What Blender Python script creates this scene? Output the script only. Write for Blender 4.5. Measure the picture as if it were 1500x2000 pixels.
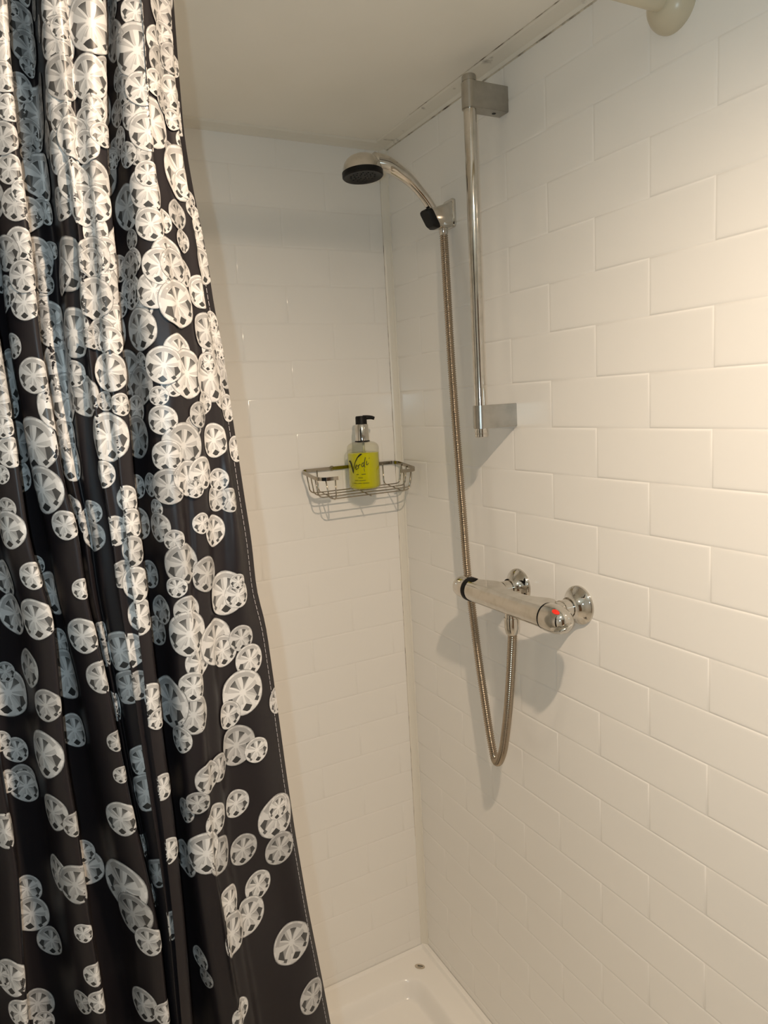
import bpy, bmesh, math, random
import numpy as np
from mathutils import Vector, Matrix
from mathutils.bvhtree import BVHTree

for o in list(bpy.data.objects):
    bpy.data.objects.remove(o)
scene = bpy.context.scene
COL = scene.collection
random.seed(7)

# ------------------------------------------------------------------ camera
# world: shower corner is the Z axis (X=0, Y=0); right wall X=0, back wall Y=0; tray rim z=0; metres
CAM = np.array([-0.7781, -1.4130, 1.3552])
YAW, PITCH, ROLL, FPX = math.radians(27.2995), math.radians(-8.7795), math.radians(-3.2586), 1392.35
def cam_axes():
    cy, sy, cp, sp = math.cos(YAW), math.sin(YAW), math.cos(PITCH), math.sin(PITCH)
    f = np.array([sy*cp, cy*cp, sp]); r = np.array([cy, -sy, 0.0]); u = np.cross(r, f)
    cr, sr = math.cos(ROLL), math.sin(ROLL)
    return np.array([cr*r + sr*u, -sr*r + cr*u, f])
AX = cam_axes()
cd = bpy.data.cameras.new('camera')
cd.sensor_fit = 'HORIZONTAL'; cd.sensor_width = 36.0; cd.lens = FPX/1500*36; cd.clip_start = 0.01
cam = bpy.data.objects.new('camera', cd); COL.objects.link(cam)
m = Matrix.Identity(4)
for i in range(3):
    m[i][0], m[i][1], m[i][2], m[i][3] = AX[0][i], AX[1][i], -AX[2][i], CAM[i]
cam.matrix_world = m
scene.camera = cam
def ray(x, y):
    return np.array([(x-750)/FPX, -(y-1000)/FPX, 1.0]) @ AX
def onX(x, y, X=0.0):
    d = ray(x, y); return CAM + d*(X-CAM[0])/d[0]
def onY(x, y, Y=0.0):
    d = ray(x, y); return CAM + d*(Y-CAM[1])/d[1]

# ------------------------------------------------------------------ light and exposure
w = bpy.data.worlds.new('world'); scene.world = w; w.use_nodes = True
w.node_tree.nodes['Background'].inputs[0].default_value = (1.0, 0.85, 0.7, 1)
w.node_tree.nodes['Background'].inputs[1].default_value = 0.0     # closed room: no light of its own
LAMP = (-0.47, -1.26, 1.882)          # recessed ceiling downlight, found from the shadows of rod, basket and valve
ld = bpy.data.lights.new('ceiling_downlight_offscreen', 'SPOT'); ld.spot_size = math.radians(152); ld.spot_blend = 1.0; ld.shadow_soft_size = 0.016; ld.energy = 55.0
ld.color = (1.0, 0.765, 0.55)
lo = bpy.data.objects.new('ceiling_downlight_offscreen', ld); COL.objects.link(lo); lo.location = LAMP
lo.rotation_euler = Vector((-0.10, 0.30, -1.0)).to_track_quat('-Z', 'Y').to_euler()      # gimbal tipped into the shower
fd = bpy.data.lights.new('phone_flash_offscreen', 'POINT'); fd.energy = 6.5; fd.shadow_soft_size = 0.004
fd.color = (0.62, 0.86, 1.0)          # the phone's own flash diode, 27 mm beside the lens
fo = bpy.data.objects.new('phone_flash_offscreen', fd); COL.objects.link(fo)
fo.location = CAM - 0.027*AX[0] - 0.004*AX[2]
scene.view_settings.view_transform = 'Standard'; scene.view_settings.look = 'None'
scene.view_settings.exposure = 0.08; scene.view_settings.gamma = 1.0
scene.view_settings.use_curve_mapping = False

scene.cycles.max_bounces = 16; scene.cycles.diffuse_bounces = 10

# ------------------------------------------------------------------ materials
def mat(name, col, rough=0.5, metal=0.0, spec=0.5, noise=None, bump=None, coat=0.0, trans=0.0, ior=1.45):
    M = bpy.data.materials.new(name); M.use_nodes = True
    nt = M.node_tree; b = nt.nodes['Principled BSDF']
    b.inputs['Base Color'].default_value = (*col, 1); b.inputs['Roughness'].default_value = rough
    b.inputs['Metallic'].default_value = metal; b.inputs['Specular IOR Level'].default_value = spec
    b.inputs['Coat Weight'].default_value = coat; b.inputs['Transmission Weight'].default_value = trans
    b.inputs['IOR'].default_value = ior
    tc = nt.nodes.new('ShaderNodeTexCoord')
    if noise:                                   # (scale, second colour, low, high)
        n = nt.nodes.new('ShaderNodeTexNoise'); n.inputs['Scale'].default_value = noise[0]; n.inputs['Detail'].default_value = 5
        nt.links.new(tc.outputs['Object'], n.inputs['Vector'])
        r = nt.nodes.new('ShaderNodeValToRGB')
        r.color_ramp.elements[0].position = noise[2]; r.color_ramp.elements[0].color = (*col, 1)
        r.color_ramp.elements[1].position = noise[3]; r.color_ramp.elements[1].color = (*noise[1], 1)
        nt.links.new(n.outputs['Fac'], r.inputs['Fac']); nt.links.new(r.outputs['Color'], b.inputs['Base Color'])
    if bump:                                    # (scale, strength, distance)
        n2 = nt.nodes.new('ShaderNodeTexNoise'); n2.inputs['Scale'].default_value = bump[0]; n2.inputs['Detail'].default_value = 3
        nt.links.new(tc.outputs['Object'], n2.inputs['Vector'])
        bp = nt.nodes.new('ShaderNodeBump'); bp.inputs['Strength'].default_value = bump[1]; bp.inputs['Distance'].default_value = bump[2]
        nt.links.new(n2.outputs['Fac'], bp.inputs['Height']); nt.links.new(bp.outputs['Normal'], b.inputs['Normal'])
    return M
WHITE = (0.87, 0.855, 0.82)
m_tile = mat('glossy_white_panel', WHITE, 0.13, bump=(9, 0.06, 0.004))
m_joint = mat('panel_joint', (0.84, 0.82, 0.78), 0.3)
m_ceil = mat('ceiling_white', (0.90, 0.87, 0.80), 0.45, noise=(3.0, (0.85, 0.82, 0.74), 0.45, 0.75))
m_trim = mat('white_plastic_trim', (0.80, 0.77, 0.69), 0.3)
m_grime = mat('grimy_trim', (0.80, 0.77, 0.69), 0.35, noise=(26, (0.10, 0.075, 0.05), 0.66, 0.80))
m_mould = mat('mouldy_sealant', (0.66, 0.61, 0.52), 0.5, noise=(30, (0.12, 0.09, 0.06), 0.50, 0.68))
m_paint = mat('cream_paint', (0.86, 0.82, 0.76), 0.6)
m_floor = mat('floor_vinyl', (0.74, 0.69, 0.61), 0.4, noise=(12, (0.66, 0.60, 0.52), 0.4, 0.7))
m_tray = mat('white_acrylic', (0.87, 0.85, 0.81), 0.18)
m_chrome = mat('chrome', (0.66, 0.63, 0.58), 0.07, 1.0, noise=(60, (0.56, 0.53, 0.47), 0.45, 0.7))
m_satin = mat('satin_metal', (0.47, 0.45, 0.41), 0.30, 1.0, noise=(35, (0.38, 0.36, 0.32), 0.4, 0.7))
m_wire = mat('basket_wire', (0.40, 0.36, 0.30), 0.16, 1.0)
m_black = mat('black_plastic', (0.007, 0.0065, 0.006), 0.45, spec=0.25)
m_ivory = mat('ivory_plastic', (0.60, 0.55, 0.42), 0.28)
m_red = mat('red_mark', (0.75, 0.035, 0.02), 0.35)
m_ink = mat('black_ink', (0.012, 0.014, 0.006), 0.5)
m_liquid = mat('yellow_green_soap', (0.80, 0.78, 0.012), 0.12, trans=0.25, ior=1.35)
m_cloth = mat('black_satin_cloth', (0.012, 0.0095, 0.0105), 0.40, spec=0.32, bump=(45, 0.15, 0.002))
m_thread = mat('pale_thread', (0.55, 0.53, 0.55), 0.7)
def clear_plastic():
    M = bpy.data.materials.new('clear_plastic'); M.use_nodes = True; nt = M.node_tree
    nt.nodes.remove(nt.nodes['Principled BSDF']); out = nt.nodes['Material Output']
    t = nt.nodes.new('ShaderNodeBsdfTransparent'); t.inputs[0].default_value = (0.93, 0.93, 0.88, 1)
    g = nt.nodes.new('ShaderNodeBsdfGlossy'); g.inputs['Roughness'].default_value = 0.05
    f = nt.nodes.new('ShaderNodeLayerWeight'); f.inputs[0].default_value = 0.12
    x = nt.nodes.new('ShaderNodeMixShader')
    nt.links.new(f.outputs['Facing'], x.inputs[0]); nt.links.new(t.outputs[0], x.inputs[1]); nt.links.new(g.outputs[0], x.inputs[2])
    nt.links.new(x.outputs[0], out.inputs[0]); return M
m_clear = clear_plastic()
def lamp_mat():
    M = bpy.data.materials.new('lamp_glass'); M.use_nodes = True; b = M.node_tree.nodes['Principled BSDF']
    b.inputs['Emission Color'].default_value = (1, 0.78, 0.5, 1); b.inputs['Emission Strength'].default_value = 12; return M
m_lamp = lamp_mat()

def gem_material():
    # printed cut-glass disc drawn from the patch's own UV (centre 0.5, radius 0.5); 'tone' attribute = how pale it is printed
    M = bpy.data.materials.new('printed_crystal'); M.use_nodes = True; nt = M.node_tree
    N, L = nt.nodes, nt.links; b = N['Principled BSDF']; b.inputs['Roughness'].default_value = 0.42
    uv = N.new('ShaderNodeUVMap'); uv.uv_map = 'UVMap'
    sep = N.new('ShaderNodeSeparateXYZ'); L.new(uv.outputs[0], sep.inputs[0])
    def M_(op, a, c=None, d=None):
        n = N.new('ShaderNodeMath'); n.operation = op
        for k, s in enumerate((a, c, d)):
            if s is None: continue
            if isinstance(s, (int, float)): n.inputs[k].default_value = s
            else: L.new(s, n.inputs[k])
        return n.outputs[0]
    x = M_('MULTIPLY', M_('SUBTRACT', sep.outputs[0], 0.5), 2.0); y = M_('MULTIPLY', M_('SUBTRACT', sep.outputs[1], 0.5), 2.0)
    ax = M_('ABSOLUTE', x)
    r = M_('SQRT', M_('ADD', M_('MULTIPLY', x, x), M_('MULTIPLY', y, y)))
    ang = M_('MULTIPLY', M_('ARCTAN2', y, ax), 180/math.pi)          # -90 .. 90, mirrored
    angf = M_('MULTIPLY', M_('ARCTAN2', y, x), 180/math.pi)
    def band(v, lo, hi): return M_('MULTIPLY', M_('GREATER_THAN', v, lo), M_('LESS_THAN', v, hi))
    def both(a, c): return M_('MULTIPLY', a, c)
    val = M_('SUBTRACT', 0.93, M_('MULTIPLY', r, 0.16))
    def lay(val, mask, v):                                             # mix(val, v, mask)
        inv = M_('SUBTRACT', 1.0, mask)
        return M_('ADD', M_('MULTIPLY', val, inv), M_('MULTIPLY', mask, v))
    # soft grey sectors between the white rays
    sec = M_('SINE', M_('MULTIPLY', angf, math.pi/180*8.0))
    val = lay(val, both(M_('GREATER_THAN', sec, 0.35), band(r, 0.16, 0.74)), 0.60)
    val = lay(val, both(band(ang, 28, 90), band(r, 0.70, 0.90)), 0.50)
    val = lay(val, both(band(ang, -60, -42), band(r, 0.2, 0.85)), 0.74)
    # dark cuts
    w1 = M_('MULTIPLY', M_('SUBTRACT', r, 0.08), 24.0)
    val = lay(val, both(M_('LESS_THAN', M_('ABSOLUTE', M_('SUBTRACT', ang, 62)), w1), band(r, 0.14, 0.68)), M_('SUBTRACT', 0.46, M_('MULTIPLY', r, 0.56)))
    w2 = M_('MULTIPLY', M_('SUBTRACT', r, 0.10), 34.0)
    m2 = both(M_('LESS_THAN', M_('ABSOLUTE', M_('ADD', ang, 17)), w2), M_('LESS_THAN', M_('ADD', ax, M_('MULTIPLY', M_('ABSOLUTE', M_('ADD', y, 0.2)), 0.8)), 0.86))
    shade = M_('SUBTRACT', 0.42, M_('MULTIPLY', M_('GREATER_THAN', M_('SUBTRACT', ax, M_('MULTIPLY', y, -0.2)), 0.50), 0.35))
    val = lay(val, m2, shade)
    w3 = M_('MULTIPLY', M_('SUBTRACT', r, 0.05), 13.0)
    val = lay(val, both(M_('LESS_THAN', M_('ABSOLUTE', M_('ADD', ang, 72)), w3), band(r, 0.12, 0.52)), 0.55)
    d1 = M_('LESS_THAN', M_('ADD', M_('MULTIPLY', ax, 1/0.24), M_('MULTIPLY', M_('ABSOLUTE', M_('ADD', y, 0.73)), 1/0.20)), 1.0)
    val = lay(val, d1, 0.03)
    d2 = M_('LESS_THAN', M_('ADD', M_('MULTIPLY', M_('ABSOLUTE', M_('SUBTRACT', x, 0.55)), 1/0.15), M_('MULTIPLY', M_('ABSOLUTE', M_('ADD', y, 0.58)), 1/0.13)), 1.0)
    val = lay(val, d2, 0.05)
    d3 = M_('LESS_THAN', M_('ADD', M_('MULTIPLY', M_('ABSOLUTE', M_('ADD', x, 0.58)), 1/0.13), M_('MULTIPLY', M_('ABSOLUTE', M_('ADD', y, 0.56)), 1/0.12)), 1.0)
    val = lay(val, d3, 0.12)
    # rim facets
    rim = M_('SINE', M_('MULTIPLY', angf, math.pi/180*11.0))
    val = lay(val, M_('GREATER_THAN', r, 0.88), M_('ADD', 0.72, M_('MULTIPLY', M_('GREATER_THAN', rim, 0.2), 0.15)))
    val = lay(val, M_('GREATER_THAN', r, 0.965), 0.34)
    at = N.new('ShaderNodeAttribute'); at.attribute_name = 'tone'
    sp2 = N.new('ShaderNodeSeparateColor'); L.new(at.outputs['Color'], sp2.inputs[0])
    val = M_('MULTIPLY', val, sp2.outputs[0])
    val = M_('ADD', M_('MULTIPLY', val, 0.60), 0.008)
    cc = N.new('ShaderNodeCombineColor'); L.new(val, cc.inputs[0])
    L.new(M_('MULTIPLY', val, 0.975), cc.inputs[1]); L.new(M_('MULTIPLY', val, 0.94), cc.inputs[2])
    L.new(cc.outputs[0], b.inputs['Base Color'])
    return M
m_gem = gem_material()

# ------------------------------------------------------------------ helpers
def link(name, mesh, material=None, parent=None, smooth=False):
    o = bpy.data.objects.new(name, mesh); COL.objects.link(o)
    if material and not mesh.materials: mesh.materials.append(material)
    if parent: o.parent = parent
    if smooth:
        mesh.polygons.foreach_set('use_smooth', [True]*len(mesh.polygons))
    return o
def data(name, verts, faces):
    me = bpy.data.meshes.new(name); me.from_pydata([tuple(map(float, v)) for v in verts], [], faces); me.update(); return me
def fix_normals(me):
    bm = bmesh.new(); bm.from_mesh(me); bmesh.ops.recalc_face_normals(bm, faces=bm.faces); bm.to_mesh(me); bm.free()
def sharp(o, deg=35):
    me = o.data
    me.polygons.foreach_set('use_smooth', [True]*len(me.polygons))
    bm = bmesh.new(); bm.from_mesh(me)
    for e in bm.edges:
        if len(e.link_faces) == 2 and e.calc_face_angle(0) > math.radians(deg): e.smooth = False
    bm.to_mesh(me); bm.free()
    return o
def tag(o, label=None, cat=None, group=None, kind=None):
    if label: o['label'] = label
    if cat: o['category'] = cat
    if group: o['group'] = group
    if kind: o['kind'] = kind
    return o
def thing(name, label, cat, loc, group=None):
    o = bpy.data.objects.new(name, None); COL.objects.link(o); o.location = loc; o.empty_display_size = 0.05
    tag(o, label, cat, group); bpy.context.view_layer.update(); return o
def part(name, me, material, parent, smooth=False, deg=None):
    """mesh given in world coordinates, stored relative to the parent's location"""
    off = Vector((0, 0, 0)); p = parent
    while p is not None: off += p.location; p = p.parent
    me.transform(Matrix.Translation(-off))
    o = link(name, me, material, parent, smooth)
    if deg: sharp(o, deg)
    return o
def box_mesh(name, lo, hi, bevel=0.0, seg=2):
    bm = bmesh.new()
    bmesh.ops.create_cube(bm, size=1.0)
    for v in bm.verts:
        v.co = Vector([(lo[i]+hi[i])/2 + v.co[i]*(hi[i]-lo[i]) for i in range(3)])
    if bevel: bmesh.ops.bevel(bm, geom=bm.edges[:], offset=bevel, segments=seg, profile=0.5, affect='EDGES')
    me = bpy.data.meshes.new(name); bm.to_mesh(me); bm.free(); return me
def frame_for(d):
    d = np.array(d, float); d /= np.linalg.norm(d)
    a = np.array([0, 0, 1.0]) if abs(d[2]) < 0.9 else np.array([1.0, 0, 0])
    x = np.cross(a, d); x /= np.linalg.norm(x); return x, np.cross(d, x), d
def lathe(name, origin, axis, prof, seg=32, cap=True):
    """prof = [(distance along axis, radius)]"""
    x, y, d = frame_for(axis); o = np.array(origin, float); V, F = [], []
    for h, r in prof:
        for k in range(seg):
            t = 2*math.pi*k/seg; V.append(o + d*h + r*(math.cos(t)*x + math.sin(t)*y))
    for i in range(len(prof)-1):
        for k in range(seg):
            k2 = (k+1) % seg; F.append((i*seg+k, i*seg+k2, (i+1)*seg+k2, (i+1)*seg+k))
    if cap:
        F.append(tuple(reversed(range(seg)))); F.append(tuple(range((len(prof)-1)*seg, len(prof)*seg)))
    me = data(name, V, F); fix_normals(me); return me
def catmull(P, n=10):
    P = [np.array(p, float) for p in P]; P = [2*P[0]-P[1]] + P + [2*P[-1]-P[-2]]; out = []
    for i in range(1, len(P)-2):
        a, b, c, d = P[i-1:i+3]
        for k in range(n):
            t = k/n
            out.append(0.5*((2*b) + (-a+c)*t + (2*a-5*b+4*c-d)*t*t + (-a+3*b-3*c+d)*t**3))
    out.append(P[-2]); return out
def sweep(name, pts, rad, seg=12, closed=False, cap=True):
    """tube along pts; rad = number or list (one per point) or list of (a,b)"""
    pts = [np.array(p, float) for p in pts]; n = len(pts); V, F = [], []; nx = None
    for i in range(n):
        if closed: d = pts[(i+1) % n]-pts[i-1]
        else: d = pts[min(i+1, n-1)]-pts[max(i-1, 0)]
        d = d/np.linalg.norm(d)
        if nx is None: nx = frame_for(d)[0]
        nx = nx - d*(nx@d); nx /= np.linalg.norm(nx); ny = np.cross(d, nx)
        r = rad if isinstance(rad, (int, float)) else rad[i]
        for k in range(seg):
            t = 2*math.pi*k/seg; V.append(pts[i] + r*(math.cos(t)*nx + math.sin(t)*ny))
    for i in range(n if closed else n-1):
        for k in range(seg):
            k2 = (k+1) % seg; j = (i+1) % n; F.append((i*seg+k, i*seg+k2, j*seg+k2, j*seg+k))
    if cap and not closed:
        F.append(tuple(reversed(range(seg)))); F.append(tuple(range((n-1)*seg, n*seg)))
    me = data(name, V, F); fix_normals(me); return me
def strip_prism(name, prof, axis, a, b):
    """closed 2D profile extruded along X ('X': profile in (Y,Z)), along Y (profile in (X,Z)) or Z (profile in (X,Y))"""
    n = len(prof); V = []
    for s in (a, b):
        for p, q in prof: V.append((s, p, q) if axis == 'X' else (p, s, q) if axis == 'Y' else (p, q, s))
    F = [tuple(range(n)), tuple(reversed(range(n, 2*n)))] + [(i, (i+1) % n, n+(i+1) % n, n+i) for i in range(n)]
    me = data(name, V, F); fix_normals(me); return me

# ------------------------------------------------------------------ room shell
CEIL = 1.888; FLOOR = -0.15; XL, YF = -1.75, -2.5
def structure(name, me, material, parent=None, smooth=False):
    o = link(name, me, material, parent, smooth)
    if parent is None: o['kind'] = 'structure'
    return o
REC = 0.0008
wall_right = structure('wall_right', box_mesh('wall_right', (REC, YF, FLOOR), (0.1, 0.1, CEIL)), m_joint)
wall_back = structure('wall_back', box_mesh('wall_back', (XL, REC, FLOOR), (REC, 0.1, CEIL)), m_joint)
structure('wall_left', box_mesh('wall_left', (XL-0.1, YF, FLOOR), (XL, 0.1, CEIL)), m_paint)
structure('wall_front', box_mesh('wall_front', (XL-0.1, YF-0.1, FLOOR), (0.1, YF, CEIL)), m_paint)
structure('floor', box_mesh('floor', (XL-0.1, YF-0.1, FLOOR-0.1), (0.1, 0.1, FLOOR)), m_floor)
structure('ceiling', box_mesh('ceiling', (XL-0.1, YF-0.1, CEIL), (0.1, 0.1, CEIL+0.1)), m_ceil)

m_wood = mat('added_door_wood', (0.24, 0.125, 0.06), 0.4, noise=(7, (0.17, 0.085, 0.04), 0.35, 0.7))
added_door = structure('added_door_1', box_mesh('added_door_1', (-1.02, YF-0.01, FLOOR), (-0.28, YF+0.035, 1.80)), m_wood)  # unseen door, added behind the camera to give the chrome dark brown reflections
for (dx0, dx1, dz0, dz1) in ((-0.94, -0.69, -0.02, 0.72), (-0.61, -0.36, -0.02, 0.72), (-0.94, -0.69, 0.90, 1.70), (-0.61, -0.36, 0.90, 1.70)):
    structure('added_door_panel', box_mesh('added_door_panel', (dx0, YF+0.030, dz0), (dx1, YF+0.045, dz1), 0.006), m_wood, added_door)

# tiles moulded in the wall panels: 199 x 75 mm, running bond
TH, HALF, Z0 = 0.075, 0.09948, 1.5237
tile_cache = {}
def tile_mesh(wd, ht):
    key = (round(wd, 4), round(ht, 4))
    if key in tile_cache: return tile_cache[key]
    g = 0.0004; rings = [(g, -REC), (g+0.0007, -0.00042), (g+0.0018, -0.00016), (g+0.0032, -0.00003), (g+0.0044, 0.0), (g+0.0056, 0.0)]
    V, F = [], []
    for ins, dep in rings:
        ins = min(ins, wd*0.45, ht*0.45)
        V += [(ins, ins, dep), (wd-ins, ins, dep), (wd-ins, ht-ins, dep), (ins, ht-ins, dep)]
    for i in range(len(rings)-1):
        for k in range(4):
            k2 = (k+1) % 4; F.append((4*i+k, 4*i+k2, 4*i+4+k2, 4*i+4+k))
    n = 4*(len(rings)-1); F.append((n, n+1, n+2, n+3))
    me = data('tile', V, F); me.materials.append(m_tile)
    me.polygons.foreach_set('use_smooth', [True]*len(me.polygons))
    tile_cache[key] = me; return me
def lay_tiles(wall, length, y0, parity, to_world):
    zt = CEIL - 0.002
    for i in range(-5, 21):
        top = min(Z0 - i*TH, zt); bot = max(Z0 - (i+1)*TH, -0.012)
        if top - bot < 0.006: continue
        base = y0 + (0 if (i % 2) == parity else HALF)
        k0 = math.floor((0 - base)/(2*HALF)) - 1
        for k in range(k0, k0+12):
            a = max(base + k*2*HALF, 0.0); b = min(base + (k+1)*2*HALF, length)
            if b - a < 0.006: continue
            o = bpy.data.objects.new('tile', tile_mesh(b-a, top-bot)); COL.objects.link(o); o.parent = wall
            o.matrix_local = to_world(a, b, bot)
# right wall: length measured from the corner along -Y; local x -> +Y, y -> Z, normal -> -X
def right_m(a, b, z):
    return Matrix(((0, 0, -1, 0.0), (-1, 0, 0, -a), (0, 1, 0, z), (0, 0, 0, 1)))
def back_m(a, b, z):
    return Matrix(((1, 0, 0, -b), (0, 0, -1, 0.0), (0, 1, 0, z), (0, 0, 0, 1)))
lay_tiles(wall_right, 1.22, 0.81065, 1, right_m)
lay_tiles(wall_back, 1.20, 0.2430, 1, back_m)

# trims
prof = [(0.004, 0.004), (-0.0135, 0.004), (-0.0135, -0.0012), (-0.010, -0.0030), (-0.0062, -0.0062), (-0.0030, -0.010), (-0.0012, -0.0135), (0.004, -0.0135)]
structure('trim_1', strip_prism('trim_1', prof, 'Z', 0.0, CEIL), m_trim)
bead = [(-0.0130, -0.0003), (-0.0142, -0.0003), (-0.0139, -0.0008), (-0.0133, -0.0010)]
structure('trim_2', strip_prism('trim_2', bead, 'Z', 0.30, CEIL), m_mould)
cove = [(0.004, CEIL+0.004), (0.004, 1.878), (-0.003, 1.8785), (-0.010, 1.8815), (-0.026, 1.8845), (-0.030, 1.8875), (-0.030, CEIL+0.004)]
structure('trim_3', strip_prism('trim_3', cove, 'X', XL, 0.0), m_trim)
coveR = [(0.004, CEIL+0.004), (0.004, 1.878), (-0.002, 1.8785), (-0.006, 1.8825), (-0.030, 1.8855), (-0.034, 1.8875), (-0.034, CEIL+0.004)]
structure('trim_4', strip_prism('trim_4', coveR, 'Y', 0.0, YF), m_grime)
structure('trim_5', strip_prism('trim_5', [(0.0005, 1.8785), (-0.0012, 1.8783), (-0.0016, 1.8768), (0.0005, 1.8764)], 'Y', -0.012, YF), m_mould)
structure('trim_6', strip_prism('trim_6', [(-0.0335, 1.8885), (-0.0335, 1.8871), (-0.0347, 1.8874), (-0.0350, 1.8885)], 'Y', -0.17, YF), m_mould)

# ------------------------------------------------------------------ shower tray
TX, TY = -1.20, -0.69
tray = thing('shower_tray', 'white acrylic shower tray with rounded basin in the tiled corner', 'shower tray', (-0.6, -0.345, FLOOR))
def tray_mesh():
    xs = np.unique(np.concatenate([np.linspace(TX, -0.14, 50), np.linspace(-0.14, -0.02, 42), np.linspace(-0.02, -0.001, 12)]))
    ys = np.unique(np.concatenate([np.linspace(TY, -0.55, 26), np.linspace(-0.55, -0.14, 24), np.linspace(-0.14, -0.02, 42), np.linspace(-0.02, -0.001, 12)]))
    x0, x1, y0, y1, R = TX+0.066, -0.064, TY+0.066, -0.064, 0.055
    def h(x, y):
        cx, cy = (x0+x1)/2, (y0+y1)/2
        qx, qy = abs(x-cx)-(x1-x0)/2+R, abs(y-cy)-(y1-y0)/2+R
        d = math.hypot(max(qx, 0), max(qy, 0)) + min(max(qx, qy), 0) - R
        t = min(max(-d/0.030, 0), 1); z = -0.036*(t*t*(3-2*t)) - 0.006*min(max(-d-0.03, 0)/0.25, 1)
        e = -x; u = 1-min(max((e-0.011)/0.006, 0), 1); z += 0.006*u*u*(3-2*u)           # raised lip along the walls
        e = -y; u = 1-min(max((e-0.005)/0.005, 0), 1); z = max(z, 0.004*u*u*(3-2*u)) if z >= 0 else z
        return z
    V = [(x, y, h(x, y)) for y in ys for x in xs]; nx, ny = len(xs), len(ys)
    F = [(j*nx+i, j*nx+i+1, (j+1)*nx+i+1, (j+1)*nx+i) for j in range(ny-1) for i in range(nx-1)]
    loop = [i for i in range(nx)] + [j*nx+nx-1 for j in range(1, ny)] + [(ny-1)*nx+i for i in range(nx-2, -1, -1)] + [j*nx for j in range(ny-2, 0, -1)]
    s = len(V); V += [(V[i][0], V[i][1], FLOOR) for i in loop]; n = len(loop)
    F += [(loop[k], s+k, s+(k+1) % n, loop[(k+1) % n]) for k in range(n)]
    me = data('basin', V, F); fix_normals(me); return me
part('basin', tray_mesh(), m_tray, tray, deg=40)
bx, by = -0.0512, -0.0572
dirv = np.array([0.70, -0.71])
bv = []
for s in range(2):
    for k in range(24):
        t = 2*math.pi*k/24; a, b = 0.0125*math.cos(t), 0.0075*math.sin(t)
        bv.append((bx + dirv[0]*a + dirv[1]*b*-1, by + dirv[1]*a + dirv[0]*b, 0.0002 + 0.0009*s))
bf = [tuple(range(24, 48))] + [(k, (k+1) % 24, 24+(k+1) % 24, 24+k) for k in range(24)]
badge = part('badge', data('badge', bv, bf), mat('badge_grey', (0.50, 0.44, 0.35), 0.35), tray)
badge['label'] = 'small oval badge with a dark printed mark'
for row, (o0, o1, off) in enumerate(((-0.006, 0.0075, 0.0012), (-0.004, 0.004, -0.0030))):
    h = 0.0013 if row == 0 else 0.0005; q = []
    for a, b in ((o0, -h), (o1, -h), (o1, h), (o0, h)):
        q.append((bx + dirv[0]*a - dirv[1]*(b+off), by + dirv[1]*a + dirv[0]*(b+off), 0.00125))
    part('printed_mark', data('printed_mark', q, [(0, 1, 2, 3)]), m_ink, badge)

# ------------------------------------------------------------------ curtain rod
RODY, RODZ = -0.749, 1.812
rod = thing('curtain_rod', 'ivory plastic curtain rod with round flange on the tiled wall', 'curtain rod', (0, RODY, RODZ))
part('rod_tube', lathe('rod_tube', (XL, RODY, RODZ), (1, 0, 0), [(0, 0.0125), (-XL-0.004, 0.0125)], 28), m_ivory, rod, deg=40)
part('wall_flange', lathe('wall_flange', (0, RODY, RODZ), (-1, 0, 0), [(-0.0005, 0.033), (0.004, 0.033), (0.010, 0.0315), (0.017, 0.0275), (0.0225, 0.0215), (0.025, 0.0165), (0.0255, 0.013)], 40), m_ivory, rod, deg=40)
part('wall_flange', lathe('wall_flange', (XL, RODY, RODZ), (1, 0, 0), [(-0.0005, 0.033), (0.010, 0.0315), (0.0225, 0.0215), (0.0255, 0.013)], 32), m_ivory, rod, deg=40)

# ------------------------------------------------------------------ shower curtain
curt = thing('shower_curtain', 'black shower curtain printed with white cut-crystal discs, hanging in folds', 'shower curtain', (-0.75, -0.76, -0.1))
E_ = [(339, 0), (350, 150), (360, 270), (381, 390), (403, 490), (418, 600), (433, 667), (457, 833), (482, 1000), (491, 1050), (502, 1165), (517, 1205), (535, 1330), (550, 1440), (558, 1500), (576, 1623), (602, 1775), (628, 1905), (646, 2000)]
A_ = [(240, 0), (255, 210), (267, 360), (279, 480), (284, 600), (293, 667), (310, 900), (319, 1000), (337, 1147), (352, 1293), (361, 1422), (371, 1520), (382, 1667), (410, 1862), (433, 2000)]
B_ = [(204, 0), (207, 300), (224, 500), (234, 650), (250, 800), (263, 960), (271, 1020), (286, 1165), (304, 1312), (315, 1422), (330, 1530), (342, 1623), (360, 1797), (376, 2000)]
C_ = [(134, 0), (144, 150), (150, 300), (165, 450), (175, 600), (185, 750), (205, 1000), (228, 1250), (262, 1500), (290, 1700), (345, 2000)]
D_ = [(84, 0), (96, 150), (111, 300), (144, 450), (153, 600), (165, 750), (178, 1000), (200, 1250), (240, 1500), (275, 1700), (335, 2000)]
F_ = [(8, 0), (15, 120), (33, 300), (60, 500), (70, 633), (97, 800), (125, 960), (150, 1040), (166, 1165), (210, 1348), (236, 1480), (260, 1602), (286, 1710), (312, 1840), (329, 2000)]
G_ = [(-90, 0), (-60, 300), (-20, 600), (20, 850), (50, 1060), (99, 1220), (110, 1348), (125, 1500), (143, 1602), (169, 1797), (201, 1985)]
H_ = [(-190, 0), (-150, 500), (-80, 1000), (-10, 1500), (25, 1700), (36, 1883), (45, 2000)]
E2_ = [(300, 0), (310, 200), (340, 400), (362, 550), (378, 640), (388, 733), (396, 833), (410, 1050), (413, 1220), (425, 1380), (434, 1490), (440, 1667), (475, 1850), (500, 2000)]
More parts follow.
